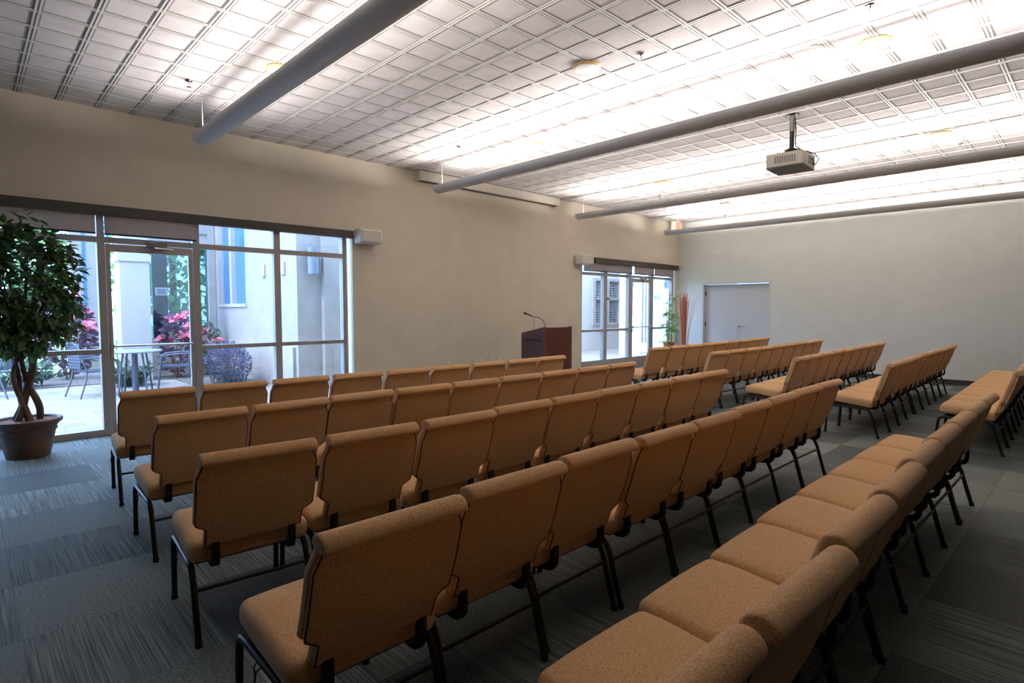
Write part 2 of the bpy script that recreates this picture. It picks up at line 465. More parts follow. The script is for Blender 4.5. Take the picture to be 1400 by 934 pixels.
# ------------------------------------------------------------ double door in the end wall
root = bpy.data.objects.new('door_3', None); col.objects.link(root); root['kind'] = 'structure'; root['label'] = 'pair of pale grey flush doors in the end wall'
XD = X1+.10
bm = B()
box(bm, X1-.005, 7.165, 0, X1+.15, 7.215, 2.12); box(bm, X1-.005, 5.485, 0, X1+.15, 5.53, 2.12); box(bm, X1-.005, 5.53, 2.075, X1+.15, 7.165, 2.12)
obj('door_frame', bm, M_door, root)
lf = obj('door_leaf', box(B(), XD, 6.335, .01, XD+.045, 7.16, 2.07), M_door, root)
rl = obj('door_leaf', box(B(), XD-.0, 5.535, .01, XD+.045, 6.329, 2.07), M_door, root)
for y in (7.150, ):
    for z in (.3, 1.07, 1.85): obj('hinge', box(B(), XD-.012, y-.012, z-.055, XD-.0005, y+.012, z+.055), M_legs, lf)
for z in (.3, 1.07, 1.88): obj('hinge', box(B(), XD-.012, 5.54, z-.055, XD-.0005, 5.562, z+.055), M_legs, rl)
bm = B(); tube(bm, [(XD, 6.25, 1.035), (XD-.05, 6.25, 1.035)], .026, 12); tube(bm, [(XD-.055, 6.255, 1.035), (XD-.06, 6.19, 1.037), (XD-.055, 6.10, 1.035)], .010, 8)
obj('lever_handle', bm, M_chrome, rl, 40)

# switch and small wall plates
def plate(name, label, cat, x, y, z, w, h, wall, grp=None, d=.008, extra='toggle', n=1):
    t = thing(name, label, cat, (x, y, z), 0 if wall == 'front' else R(-90), grp)
    obj('cover_plate', box(B(), -w/2, -d, -h/2, w/2, -.0002, h/2, bevel=.002), M_white, t)
    bm = B()
    for i in range(n):
        xx = (i-(n-1)/2)*.046
        if extra == 'toggle': box(bm, xx-.006, -d-.012, -.012, xx+.006, -d+.0, .012)
        else:
            for s in (-1, 1): box(bm, xx-.014, -d-.003, s*.02-.012, xx+.014, -d, s*.02+.012)
    obj('toggle' if extra == 'toggle' else 'socket', bm, M_cream, t)
    return t
plate('light_switch', 'white double light switch on the end wall right of the grey double door', 'switch', X1, 5.326, 1.192, .115, .125, 'right', n=2)
plate('light_switch', 'white switch plate on the end wall between the corner and the grey double door', 'switch', X1, 7.36, 1.25, .08, .13, 'right')
for (x, z, w, t) in [(6.05, .535, .08, 'leftmost of the low white wall outlets seen over the front row of chairs'), (6.79, .53, .21, 'widest of the low white outlet plates on the long wall'), (7.105, .515, .085, 'narrow low white outlet, just right of the widest plate'), (7.255, .52, .085, 'low white outlet between the narrow one and the one beside the lectern'), (7.60, .52, .17, 'low white outlet plate nearest the wooden lectern')]:
    plate('wall_outlet', t, 'wall outlet', x, Y1, z, w, .075 if w < .2 else .07, 'front', 'low outlets on the long wall', extra='socket', n=1 if w < .1 else 3)

# ------------------------------------------------------------ suspended tubular uplights
M_lamp = bpy.data.materials.new('fluorescent_tube'); M_lamp.use_nodes = True
p = M_lamp.node_tree.nodes['Principled BSDF']; p.inputs['Base Color'].default_value = (1, 1, 1, 1)
p.inputs['Emission Color'].default_value = (1, .93, .88, 1); p.inputs['Emission Strength'].default_value = 2.0
TZ, TR = 3.335, .105
def uplight(x, y0, y1, label, power=1.0):
    t = thing('tube_light', label, 'ceiling light', (x, (y0+y1)/2, TZ), 0, 'suspended grey tube lights')
    h = (y1-y0)/2
    bm = B(); n = 28; a0, a1 = R(-180), R(0)
    sec = [(TR*math.cos(a0+(a1-a0)*i/n), TR*math.sin(a0+(a1-a0)*i/n)) for i in range(n+1)]
    r2 = TR-.004
    sec += [(r2*math.cos(a1+(a0-a1)*i/n), r2*math.sin(a1+(a0-a1)*i/n)) for i in range(n+1)]
    ra = [bm.verts.new((sx, -h, sz)) for sx, sz in sec]; rb = [bm.verts.new((sx, h, sz)) for sx, sz in sec]
    m = len(sec)
    for i in range(m): bm.faces.new([ra[i], ra[(i+1) % m], rb[(i+1) % m], rb[i]])
    for rg in (ra, rb): 
        for i in range(n): bm.faces.new([rg[i], rg[i+1], rg[m-2-i], rg[m-1-i]])
    obj('housing', bm, M_tube, t, 40)
    for s in (-1, 1):
        bm = B()
        c = [bm.verts.new((TR*1.01*math.cos(a0+(a1-a0)*i/n), s*(h+.004), TR*1.01*math.sin(a0+(a1-a0)*i/n))) for i in range(n+1)]
        c2 = [bm.verts.new((v.co.x, s*(h-.004), v.co.z)) for v in c]
        bm.faces.new(c); bm.faces.new(c2[::-1])
        for i in range(n+1): bm.faces.new([c[i], c[(i+1) % (n+1)], c2[(i+1) % (n+1)], c2[i]])
        obj('end_cap', bm, M_tube, t, 40)
    bm = B(); tube(bm, [(0, -h+.05, -.045), (0, h-.05, -.045)], .013, 8); obj('lamp', bm, M_lamp, t, 40)
    rods = []
    yy = h-.16
    while yy > -h: rods.append(yy); yy -= 2.62
    for yy in rods:
        bm = B(); tube(bm, [(-.04, yy, .012), (-.04, yy, ZC-TZ-.01)], .006 if yy == rods[0] else .002, 6)
        tube(bm, [(-.040, yy, .012), (-.040, yy, -.050), (0, yy, -.098)], .003, 5)
        lathe(bm, [(.0, ZC-TZ-.012), (.03, ZC-TZ-.012), (.03, ZC-TZ-.0095)], (-.04, yy, 0), 12)
        obj('hanger_rod', bm, M_white, t)
    for sgn in (-1, 1):                                    # batwing optic: two strips tilted outwards
        ld = bpy.data.lights.new('uplight', 'AREA'); ld.shape = 'RECTANGLE'; ld.size = .045; ld.size_y = y1-y0-.1
        ld.energy = power*LAMP_W*(y1-y0)/8/2; ld.color = (1, .935, .91); ld.spread = R(140)
        lo = bpy.data.objects.new('uplight', ld); col.objects.link(lo); lo.parent = t
        lo.location = (sgn*.035, 0, -.022); lo.rotation_euler = (PI, sgn*R(TILT), 0)
    return t
uplight(1.97, 0.0, 6.90, 'grey tube light nearest the camera, running over the ficus side of the room', 0.55)
uplight(5.37, 0.0, 7.22, 'grey tube light second from the left, ending by the long screen housing')
uplight(8.94, 0.0, 7.38, 'grey tube light running just behind the projector')
uplight(12.36, 0.0, 7.46, 'farthest grey tube light, along the end wall by the exit sign')

# ------------------------------------------------------------ ceiling fittings
M_yellow = mat('yellow_rim', srgb(226, 190, 120), 0.5)  # one flat yellow for the rim
def disc_thing(x, y, label):
    t = thing('ceiling_speaker', label, 'ceiling speaker', (x, y, ZC-.009), 0, 'round ceiling speakers')
    obj('rim', lathe(B(), [(.0, 0), (.125, 0), (.128, -.006), (.122, -.012), (.108, -.014), (.0, -.0135)], seg=32), M_yellow, t, 40)
    obj('grille', lathe(B(), [(.0, -.0138), (.107, -.0142), (.104, -.022), (.06, -.027), (0, -.028)], seg=32), M_white, t, 40)
    return t
for x, y, l in [(4.25, 3.42, 'round white ceiling speaker between the first two tube lights'), (5.61, 1.44, 'yellow-rimmed round speaker in the ceiling at upper right'), (5.68, 5.49, 'round speaker in the bright ceiling above the second tube light'), (9.11, 1.57, 'round speaker in the ceiling right of the projector'), (9.03, 5.55, 'round speaker in the ceiling left of the projector'), (11.8, 5.71, 'farthest round ceiling speaker, over the right block of chairs'), (2.235, 5.435, 'round ceiling speaker half hidden by the nearest tube light')]:
    disc_thing(x, y, l)
def sprinkler(x, y, label):
    t = thing('sprinkler', label, 'sprinkler', (x, y, ZC-.009), 0, 'ceiling sprinklers')
    obj('escutcheon', lathe(B(), [(0, 0), (.035, 0), (.03, -.008), (0, -.01)], seg=16), M_chrome, t, 40)
    bm = B(); tube(bm, [(0, 0, -.008), (0, 0, -.03)], .009, 8)
    for s in (-1, 1): tube(bm, [(0, 0, -.028), (s*.014, 0, -.036), (s*.012, 0, -.05), (0, 0, -.058)], .003, 5)
    obj('sprinkler_body', bm, M_chrome, t)
    obj('deflector', lathe(B(), [(0, -.058), (.022, -.058), (.022, -.061), (0, -.062)], seg=12), M_chrome, t)
for x, y, l in [(4.92, 1.30, 'sprinkler head at the top edge of the ceiling view'), (9.855, 1.469, 'sprinkler head between the round speaker and the third tube light'), (13.4, 1.64, 'sprinkler head near the end wall at far right'), (5.049, 6.29, 'sprinkler head above the end of the second tube light'), (1.699, 6.33, 'sprinkler head in the ceiling left of the nearest tube light'), (9.977, 6.18, 'sprinkler head above the far end of the third tube light'), (13.3, 6.44, 'sprinkler head near the exit sign and end wall'), (4.40, 2.93, 'sprinkler head just right of the near round ceiling speaker')]:
    sprinkler(x, y, l)

# projector on its ceiling pole
t = thing('projector', 'white ceiling projector hanging on a black pole with loose cables', 'projector', (6.96, 2.60, 3.06), R(3))
def pf(p):
    x, y, z = p
    if z < 0: return (x*.995, y*.995, z)
    return (x, y, z)
obj('projector_case', rbox(B(), .43, .40, .150, .012, (4, 4, 2), pf), M_cream, t, 60).location = (0, 0, .085)
obj('base_plate', box(B(), -.213, -.198, -.004, .213, .198, .0145, bevel=.004), mat('projector_base', srgb(96, 94, 90), .5), t)
bm = B()
for i in range(9): box(bm, -.2185, -.12+i*.026, .045, -.213, -.104+i*.026, .125)
obj('vent_grille', bm, mat('vent_grey', srgb(140, 138, 136), .6), t)
bm = B(); tube(bm, [(.03, 0, .21), (.03, 0, .62)], .026, 14); lathe(bm, [(0, .20), (.06, .20), (.07, .215), (.06, .24), (.03, .25), (0, .25)], (.03, 0, 0), 18)
lathe(bm, [(0, .62), (.07, .62), (.07, .629), (0, .629)], (.03, 0, 0), 18)
obj('mounting_pole', bm, M_blk, t, 40)
bm = B(); tube(bm, [(.03, 0, .44), (.03, 0, .615)], .029, 14); obj('pole_sleeve', bm, mat('sleeve_grey', srgb(120, 116, 112), .4, .4), t, 40)
bm = B()
for a in (-1, 1):
    for b in (-1, 1): tube(bm, [(.03, 0, .195), (.03+a*.13, b*.12, .185), (.03+a*.14, b*.13, .16)], .009, 6)
tube(bm, [(-.2, .0, .18), (.2, .0, .18)], .008, 6)
obj('bracket', bm, M_blk, t)
lens = obj('lens', lathe(B(), [(0, 0), (.04, 0), (.042, .03), (.03, .03), (.02, .022), (0, .022)], seg=20), M_blk, t, 40)
lens.location = (.08, .19, .09); lens.rotation_euler = (R(-90), 0, 0)
bm = B()
tube(bm, [(.065, -.02, .61), (.068, -.03, .45), (.06, -.03, .28), (.12, -.10, .22), (.20, -.20, .19), (.235, -.235, .13), (.18, -.22, .06), (.12, -.205, .07)], .006, 6)
tube(bm, [(.06, -.03, .25), (.09, -.16, .20), (.16, -.22, .14), (.05, -.21, .10)], .004, 6)
tube(bm, [(.02, -.19, .12), (.13, -.215, .09), (.19, -.205, .05)], .005, 6)
obj('cable', bm, M_blk, t, 60)
obj('connector_panel', box(B(), -.02, -.203, .04, .19, -.199, .13), mat('panel_olive', srgb(160, 156, 120), .6), t)

# long screen housing, wall speakers, exit sign
t = thing('screen_housing', 'long cream projection screen housing high on the taupe wall', 'projection screen', (5.40, Y1, 3.53))
obj('housing', box(B(), 0, -.17, 0, 3.38, -.001, .153, bevel=.003), mat('housing_cream', srgb(190, 183, 166), .6), t)
obj('screen_slot', box(B(), .05, -.13, -.012, 3.33, -.09, .0), M_blk, t)
for s in (0, 3.38): obj('end_cap', box(B(), s-.004, -.172, -.004, s+.004, -.001, .156), M_cream, t)

def speaker(x, z, label, w=.40, h=.22, d=.20):
    t = thing('wall_speaker', label, 'speaker', (x, Y1, z), 0, 'white wall speakers')
    def f(p):
        k = 1 - .25*max(0, (-p.y/ (d/2)))*.5
        return (p.x, p.y, p.z*k)
    b = obj('speaker_box', rbox(B(), w, d, h, .025, (4, 2, 2), f), M_white, t, 60); b.location = (0, -.04-d/2, 0)
    obj('speaker_grille', box(B(), -w*.44, -.04-d-.003, -h*.36, w*.44, -.04-d+.001, h*.36, bevel=.001), M_cream, t)
    obj('wall_bracket', box(B(), -.06, -.045, -.07, .06, -.001, .05), M_white, t)
    return t
speaker(4.47, 2.545, 'white wall speaker at the right end of the left window valance', .37)
speaker(9.62, 2.505, 'white wall speaker above the left end of the far window', .40)

t = thing('exit_sign', 'cream box exit sign with red letters hanging in the far ceiling corner', 'exit sign', (13.12, 7.62, 3.44))
obj('sign_box', box(B(), -.17, -.05, 0, .17, .05, .215, bevel=.006), M_cream, t)
M_red = mat('exit_red', srgb(214, 92, 60), .5, 0, Emission_Color=srgb(230, 80, 50), Emission_Strength=.35)
obj('canopy', box(B(), -.05, -.04, .215, .05, .04, .255), M_cream, t)
bm = B(); yf = -.0535
def seg2(x0, z0, x1, z1, w=.010):
    a = Vector((x0, 0, z0)); b = Vector((x1, 0, z1)); dv = (b-a).normalized(); nn = Vector((-dv.z, 0, dv.x))*w/2
    a -= dv*w*.4; b += dv*w*.4
    vs = []
    for y in (yf, yf+.003):
        for q in (a-nn, b-nn, b+nn, a+nn): vs.append(bm.verts.new((q.x, y, q.z)))
    for f in ((0,1,2,3),(7,6,5,4),(0,4,5,1),(1,5,6,2),(2,6,7,3),(3,7,4,0)): bm.faces.new([vs[i] for i in f])
lz, lh, lw = .045, .125, .05
def letter(ch, x):
    S = {'E': [(0,0,0,1),(0,0,1,0),(0,.5,.8,.5),(0,1,1,1)], 'X': [(0,0,1,1),(0,1,1,0)], 'I': [(.5,0,.5,1)], 'T': [(.5,0,.5,1),(0,1,1,1)]}[ch]
    for a, b, c, d in S: seg2(x+a*lw, lz+b*lh, x+c*lw, lz+d*lh, .017)
for ch, x in zip('EXIT', (-.135, -.065, -.005, .075)): letter(ch, x)
obj('exit_letters', bm, M_red, t)

# ------------------------------------------------------------ lectern with microphone
t = thing('lectern', 'dark red mahogany lectern with a slanted top standing before the taupe wall', 'lectern', (6.74, 6.24, 0))
w_, d_ = .67, .53
obj('front_panel', box(B(), .018, 0, .06, w_-.018, .02, 1.155), M_mahog, t)
def side(x):
    bm = B(); pts = [(0, 0), (d_, 0), (d_, 1.06), (.0, 1.17)]
    a = [bm.verts.new((x, y, z)) for y, z in pts]; b = [bm.verts.new((x+.018, y, z)) for y, z in pts]
    bm.faces.new(a); bm.faces.new(b[::-1])
    for i in range(4): bm.faces.new([a[i], a[(i+1) % 4], b[(i+1) % 4], b[i]])
    return bm
M_mahog2 = wood_mat('mahogany_side', srgb(74, 46, 46), srgb(88, 56, 54))
obj('side_panel', side(0), M_mahog2, t); obj('side_panel', side(w_-.018), M_mahog2, t)
bm = B()
for (y0, z0, y1, z1) in [(0.02, 1.13, d_, 1.02)]:
    vs = [bm.verts.new(q) for q in ((.018, y0, z0), (w_-.018, y0, z0), (w_-.018, y1, z1), (.018, y1, z1), (.018, y0, z0+.018), (w_-.018, y0, z0+.018), (w_-.018, y1, z1+.018), (.018, y1, z1+.018))]
    for f in ((0,3,2,1),(4,5,6,7),(0,1,5,4),(1,2,6,5),(2,3,7,6),(3,0,4,7)): bm.faces.new([vs[i] for i in f])
obj('desk_top', bm, M_mahog, t)
obj('shelf', box(B(), .018, .02, .70, w_-.018, d_-.03, .718), M_mahog, t)
obj('plinth', box(B(), .005, .005, 0, w_-.005, d_-.02, .06), M_blk, t)
bm = B(); tube(bm, [(-.03, .07, .945), (-.03, .44, .955)], .009, 8)
for y in (.07, .255, .44): tube(bm, [(-.03, y, .95), (0, y, .95)], .008, 6)
obj('side_handle', bm, M_blk, t, 40)
t = thing('microphone', 'black gooseneck microphone bending back from the corner of the lectern', 'microphone', (6.80, 6.29, 1.147))
obj('microphone_base', lathe(B(), [(0, 0), (.022, 0), (.022, .008), (.01, .018), (0, .018)], seg=16), M_blk, t, 40)
bm = B(); pts = [(0, 0, .015), (0, .01, .07), (0, .05, .125), (0, .12, .165), (0, .2, .175), (0, .29, .19)]
tube(bm, pts, .0055, 8); obj('gooseneck', bm, M_blk, t, 60)
bm = B(); tube(bm, [(0, .28, .187), (0, .33, .20), (0, .335, .202), (0, .40, .222), (0, .41, .225), (0, .46, .24), (0, .485, .247)], [.008, .010, .014, .010, .014, .019, .012], 12)
obj('microphone_head', bm, M_blk, t, 60)
bm = B(); tube(bm, [(0, .235, .18), (.003, .25, .08), (.003, .265, -.05)], .0025, 5); obj('cable', bm, M_blk, t, 60)

# ------------------------------------------------------------ chairs
def place_between(p0, p1, f): return [a + (b-a)*f for a, b in zip(p0, p1)]
def make_chair():
    t = thing('stacking_chair', '', 'chair', (0, 0, 0), 0, None)
    # seat
    W, D, H = .526, .462, .105
    def fs(p):
        x, y, z = p
        u, v = x/(W/2), y/(D/2)
        if z > 0: z += .014*(1-u**4)*(1-v**4) - .010*max(0, v)**3 - .004
        else: z *= .86
        y2 = y*(1 - .03*abs(u)**3 if v > 0 else 1)
        x2 = x*(1 - .035*max(0, v)**4)
        return (x2, y2, z + .40 + .022*v)
    s = obj('seat', rbox(B(), W, D, H, .036, (5, 5, 1), fs), M_cloth, t, 80); s.location = (0, .022, 0)
    bm = B(); box(bm, -.235, -.19, .333, .235, .20, .348); obj('seat_board', bm, M_cap, t)
    # back: cushion in front, shell behind, padded roll on top
    def hw(z):
        if z < .500: return .207
        if z < .540: return .207 + .047*(math.sin((z-.500)/.040*PI/2))**2
        if z < .750: return .254
        if z < .80: return .254 - .020*((z-.750)/.05)
        return .234
    def yc(z): return -.228 - .132*((z-.42)/.42) - .010*math.sin((z-.42)/.42*PI)
    def fb(thick, off, inset, zlo, zhi):
        def f(p):
            x, y, z = p          # x in +-.5, y +-thick/2, z +-.5 -> zlo..zhi
            zz = zlo + (z+.5*.44)/(.44)*(zhi-zlo)
            k = (hw(zz)-inset)/.262
            bulge = 0
            u, v = x/.262, (zz-zlo)/(zhi-zlo)*2-1
            if y > 0: bulge = .012*(1-min(1, abs(u))**4)*(1-min(1, abs(v))**4)
            return (x*k, y + off + yc(zz) + (bulge if off > 0 else 0), zz)
        return f
    obj('back_cushion', rbox(B(), .524, .042, .44, .014, (6, 1, 22), fb(.042, .020, .0, .418, .838)), M_cloth, t, 80)
    obj('back_shell', rbox(B(), .524, .020, .44, .006, (6, 1, 22), fb(.020, -.0095, .003, .425, .82)), M_cloth, t, 35)
    for s_ in (-1, 1):
        bm = B(); tube(bm, [(s_*(hw(z)-.002), yc(z)-.0175, z) for z in [.425, .46, .495, .505, .515, .525, .535, .55, .6, .65, .7, .745, .755, .775, .80, .815]], .0030, 5)
        obj('gap_shade_piping', bm, M_gapshade, t, 80)  # edging set on the rear shell edge to draw the shaded gap
    # roll: bean-shaped tube along x
    bm = B(); seg = 18; secs = []
    xs_ = [-.244, -.2435, -.240, -.232, -.20, -.1, 0, .1, .20, .232, .240, .2435, .244]
    ks = [.55, .80, .94, .99, 1, 1.01, 1.01, 1.01, 1, .99, .94, .80, .55]
    for x, kk in zip(xs_, ks):
        ring = []
        for i in range(seg):
            a = 2*PI*i/seg
            yy, zz = .040*math.cos(a), .0265*math.sin(a)
            # droop at the back (negative y)
            if yy < 0: zz -= .012*(-yy/.040)**2
            ring.append(bm.verts.new((x, -.366 + yy*kk, .835 + zz*kk)))
        secs.append(ring)
    for a, b in zip(secs, secs[1:]):
        for i in range(seg): bm.faces.new([a[i], a[(i+1) % seg], b[(i+1) % seg], b[i]])
    bm.faces.new(secs[0]); bm.faces.new(secs[-1])
    obj('top_roll', bm, M_cloth, t, 80)
    # frames: front leg and rear leg on each side
    for s in (-1, 1):
        x = s*.248
        fr = [(x, .272, .004), (x, .262, .20), (x, .255, .285)]
        fr += [(x, .255 - .05*(1-math.cos(a)), .285 + .05*math.sin(a)) for a in (R(30), R(60), R(90))]
        fr += [(x, .13, .333), (x, .03, .329)]
        l = obj('leg', tube(B(), fr, .0138, 10), M_legs, t, 60)
        obj('foot_cap', lathe(B(), [(0, 0), (.0155, 0), (.0155, .022), (.0135, .024), (0, .024)], (x, .272, 0), 12), M_cap, l, 40)
        rr = [(x, .03, .329), (x, -.10, .322)]
        rr += [(x, -.135 - .055*math.sin(a), .321 - .055*(1-math.cos(a))) for a in (R(15), R(40), R(65))]
        rr += [(x, -.205, .245), (x, -.24, .12), (x, -.275, .004)]
        l = obj('leg', tube(B(), rr, .0138, 10), M_legs, t, 60)
        obj('foot_cap', lathe(B(), [(0, 0), (.0155, 0), (.0155, .022), (.0135, .024), (0, .024)], (x, -.274, 0), 12), M_cap, l, 40)
    bm = B(); tube(bm, [(-.248, -.214, .222), (.248, -.214, .222)], .0085, 8); obj('stretcher', bm, M_legs, t, 60)
    for s in (-1, 1):
        bm = B(); x = s*.165
        pr = [(-.12, .345), (-.12, .328), (-.20, .316), (-.236, .322), (-.254, .345), (-.258, .385), (-.256, .435), (-.238, .435), (-.236, .385), (-.229, .36), (-.212, .345)]
        a = [bm.verts.new((x-.016, y, z)) for y, z in pr]; b = [bm.verts.new((x+.016, y, z)) for y, z in pr]
        bm.faces.new(a); bm.faces.new(b[::-1])
        for i in range(len(pr)): bm.faces.new([a[i], a[(i+1) % len(pr)], b[(i+1) % len(pr)], b[i]])
        obj('back_bracket', bm, M_cap, t)
    return t
ROWS = {"1": [[1.071,5.267,-0.071],[1.609,5.256,-0.057],[2.147,5.239,-0.043],[2.685,5.224,-0.034],[3.224,5.202,-0.011],[3.76,5.205,-0.006],[4.297,5.202,0.003],[4.833,5.205,0.01],[5.368,5.218,0.007]],
"2": [[1.007,4.022,-0.01],[1.536,4.029,-0.009],[2.064,4.049,-0.019],[2.595,4.038,-0.022],[3.127,4.039,-0.023],[3.661,4.041,-0.015],[4.196,4.047,-0.012],[4.731,4.055,-0.005],[5.266,4.069,0.007]],
"3": [[0.950,2.915,-0.070],[1.490,2.893,-0.048],[2.029,2.883,-0.021],[2.563,2.924,-0.007],[3.094,2.927,-0.011],[3.627,2.947,-0.0],[4.158,2.956,-0.008],[4.69,2.959,-0.014],[5.223,2.975,-0.005]],
"4": [[0.9,1.79,-0.001],[1.445,1.836,0.0],[1.979,1.869,0.012],[2.513,1.858,0.0],[3.047,1.867,-0.006],[3.580,1.897,-0.007],[4.109,1.912,0.007],[4.643,1.934,0.007],[5.178,1.941,-0.014]],
"5": [[0.815,0.814,-0.013],[1.35,0.807,-0.013],[1.887,0.838,-0.0],[2.427,0.855,0.017],[2.960,0.887,0.012],[3.497,0.899,-0.004],[4.028,0.906,-0.012],[4.561,0.911,-0.009],[5.097,0.91,-0.004]],
"a": [[7.887,5.217,-0.012],[8.422,5.196,-0.002],[8.957,5.204,0.013],[9.492,5.219,0.025],[10.026,5.244,0.033],[10.56,5.261,0.037],[11.095,5.286,0.042],[11.629,5.312,0.045],[12.163,5.34,0.045]],
"b": [[7.725,4.142,-0.012],[8.26,4.137,-0.005],[8.795,4.134,0.005],[9.329,4.14,0.015],[9.864,4.159,0.025],[10.398,4.179,0.03],[10.933,4.201,0.033],[11.467,4.22,0.033],[12.002,4.238,0.033]],
"c": [[7.578,2.992,0.04],[8.112,3.021,0.042],[8.646,3.048,0.039],[9.18,3.065,0.034],[9.715,3.078,0.031],[10.25,3.096,0.031],[10.784,3.113,0.031],[11.319,3.129,0.03],[11.853,3.146,0.028]],
"d": [[7.609,1.993,-0.008],[8.144,2.011,0.013],[8.678,2.038,0.024],[9.212,2.067,0.025],[9.748,2.065,0.02],[10.283,2.077,0.022],[10.818,2.09,0.024],[11.352,2.104,0.026],[11.887,2.119,0.027]],
"e": [[7.6,0.93,0.01],[8.135,0.942,0.01],[8.67,0.954,0.01],[9.205,0.966,0.01],[9.74,0.978,0.01],[10.275,0.99,0.01],[10.81,1.002,0.01],[11.345,1.014,0.01],[11.88,1.026,0.01]]}
ORD = ['aisle-end leftmost', 'second from left', 'third from left', 'fourth from left', 'middle', 'sixth from left', 'seventh from left', 'eighth from left', 'rightmost']
RN = {'1': ('front row of the left block', 'left'), '2': ('second row of the left block', 'left'), '3': ('third row of the left block', 'left'), '4': ('fourth row of the left block', 'left'), '5': ('nearest row of the left block', 'left'),
      'a': ('front row of the right block', 'right'), 'b': ('second row of the right block', 'right'), 'c': ('third row of the right block', 'right'), 'd': ('fourth row of the right block', 'right'), 'e': ('fifth row of the right block', 'right')}
chair0 = make_chair(); used = False
for rk, lst in ROWS.items():
    for i, (x, y, a) in enumerate(lst):
        nm = ORD[i] if i else 'leftmost'
        label = 'tan padded chair, %s in the %s' % (nm, RN[rk][0])
        grp = 'tan chairs in the ' + RN[rk][0].split(',')[0]
        if not used:
            chair0.location = (x, y, 0); chair0.rotation_euler = (0, 0, a); chair0['label'] = label; chair0['group'] = grp; used = True; c = chair0
        else: c = dup(chair0, (x, y, 0), a, label, grp)
first_hooks = [o for o in col.objects if o.name.startswith('stacking_chair') and 'leftmost in' in o.get('label', '')]
for c in first_hooks:
    bm = B(); tube(bm, [(-.255, .02, .325), (-.275, .02, .318), (-.282, .02, .285), (-.276, .032, .27), (-.270, .045, .285), (-.268, .06, .31), (-.255, .065, .325)], .003, 6)
    obj('ganging_hook', bm, M_legs, c)

# ------------------------------------------------------------ plants
def leaf(bm, c, d, up, ln, wd, mi=0, fold=.25):
    """pointed leaf: base at c, along d"""
    d = d.normalized(); s = d.cross(up)
    if s.length < 1e-3: s = d.orthogonal()
    s.normalize(); n = s.cross(d)
    mid = [(0, 0, 0), (.35, 1, 1), (.7, .62, .8), (1.0, 0, -.1)]
    b0 = bm.verts.new(c); t0 = bm.verts.new(c + d*ln - n*ln*.12)
    m1 = bm.verts.new(c + d*ln*.35 - n*wd*fold*.4); m2 = bm.verts.new(c + d*ln*.7 - n*wd*fold*.4)
    l1 = bm.verts.new(c + d*ln*.33 + s*wd*.5 + n*wd*fold*.3); l2 = bm.verts.new(c + d*ln*.68 + s*wd*.36 + n*wd*fold*.1)
    r1 = bm.verts.new(c + d*ln*.33 - s*wd*.5 + n*wd*fold*.3); r2 = bm.verts.new(c + d*ln*.68 - s*wd*.36 + n*wd*fold*.1)
    for f in ((b0, m1, l1), (l1, m1, m2, l2), (l2, m2, t0), (b0, r1, m1), (r1, r2, m2, m1), (r2, t0, m2)):
        bm.faces.new(f).material_index = mi
def rdir(rng):
    while True:
        v = Vector((rng.uniform(-1, 1), rng.uniform(-1, 1), rng.uniform(-1, 1)))
        if .1 < v.length < 1: return v.normalized()

# ficus with braided stems
FX, FY = .43, 7.36
t = thing('ficus_tree', 'potted ficus tree with braided stems and dark crown before the left window', 'potted tree', (FX, FY, 0))
obj('pot', lathe(B(), [(0, 0), (.165, 0), (.175, .01), (.222, .245), (.224, .25), (.236, .262), (.238, .275), (.228, .285), (.262, .33), (.276, .335), (.284, .352), (.280, .372), (.268, .378), (.250, .372), (.236, .34), (0, .33)], seg=48), M_pot, t, 40)
obj('wood_chips', lathe(B(), [(0, .365), (.12, .362), (.248, .350), (.240, .345), (0, .34)], seg=32), M_soil, t, 60)
rng = random.Random(5)
for k in range(5):
    pts = []; rr = []
    ph = k*2*PI/5
    for i in range(17):
        f = i/16; z = .34 + f*.98
        r_ = .095*(1-f*.55) + .025*math.sin(f*9+k)
        a = ph + f*3.3*(1 if k % 2 else -1)
        pts.append((r_*math.cos(a), r_*math.sin(a)*.8, z)); rr.append(.030 - .012*f + .004*math.sin(7*f+k*2))
    st = obj('stem', tube(B(), pts, rr, 9), M_bark, t, 60)
bm = B()
for k in range(26):
    a = k*2.4; p0 = Vector((.04*math.cos(a), .04*math.sin(a), 1.2+.03*(k % 5)))
    p1 = Vector((.28*math.cos(a), .24*math.sin(a), 1.35+.75*((k*7 % 26)/26))); p2 = p1 + Vector((.13*math.cos(a), .1*math.sin(a), .1))
    tube(bm, [p0, (p0+p1)/2+Vector((0, 0, -.05)), p1, p2], [.013, .010, .006, .003], 5)
obj('branches', bm, M_bark, t, 60)
bm = B(); n = 0
CX, CY, CZ = -.06, -.03, 1.66
while n < 2500:
    v = rdir(rng); q = rng.uniform(.45, 1.0)**.6
    # lumpy crown profile
    lump = 1 + .13*math.sin(5*v.x+1)*math.cos(6*v.z) + .08*math.sin(9*v.y+2*v.z)
    p = Vector((CX + v.x*q*.53*lump, CY + v.y*q*.38*lump, CZ + v.z*q*.64*lump))
    if p.z < 1.02: continue
    if FY + p.y > Y1-.16: continue
    d = (v*.6 + Vector((rng.uniform(-.8, .8), rng.uniform(-.8, .8), rng.uniform(-1.0, .25)))).normalized()
    leaf(bm, p, d, Vector((rng.uniform(-.5, .5), rng.uniform(-.5, .5), 1)), rng.uniform(.085, .135), rng.uniform(.046, .068)); n += 1
obj('foliage', bm, M_ficus, t)

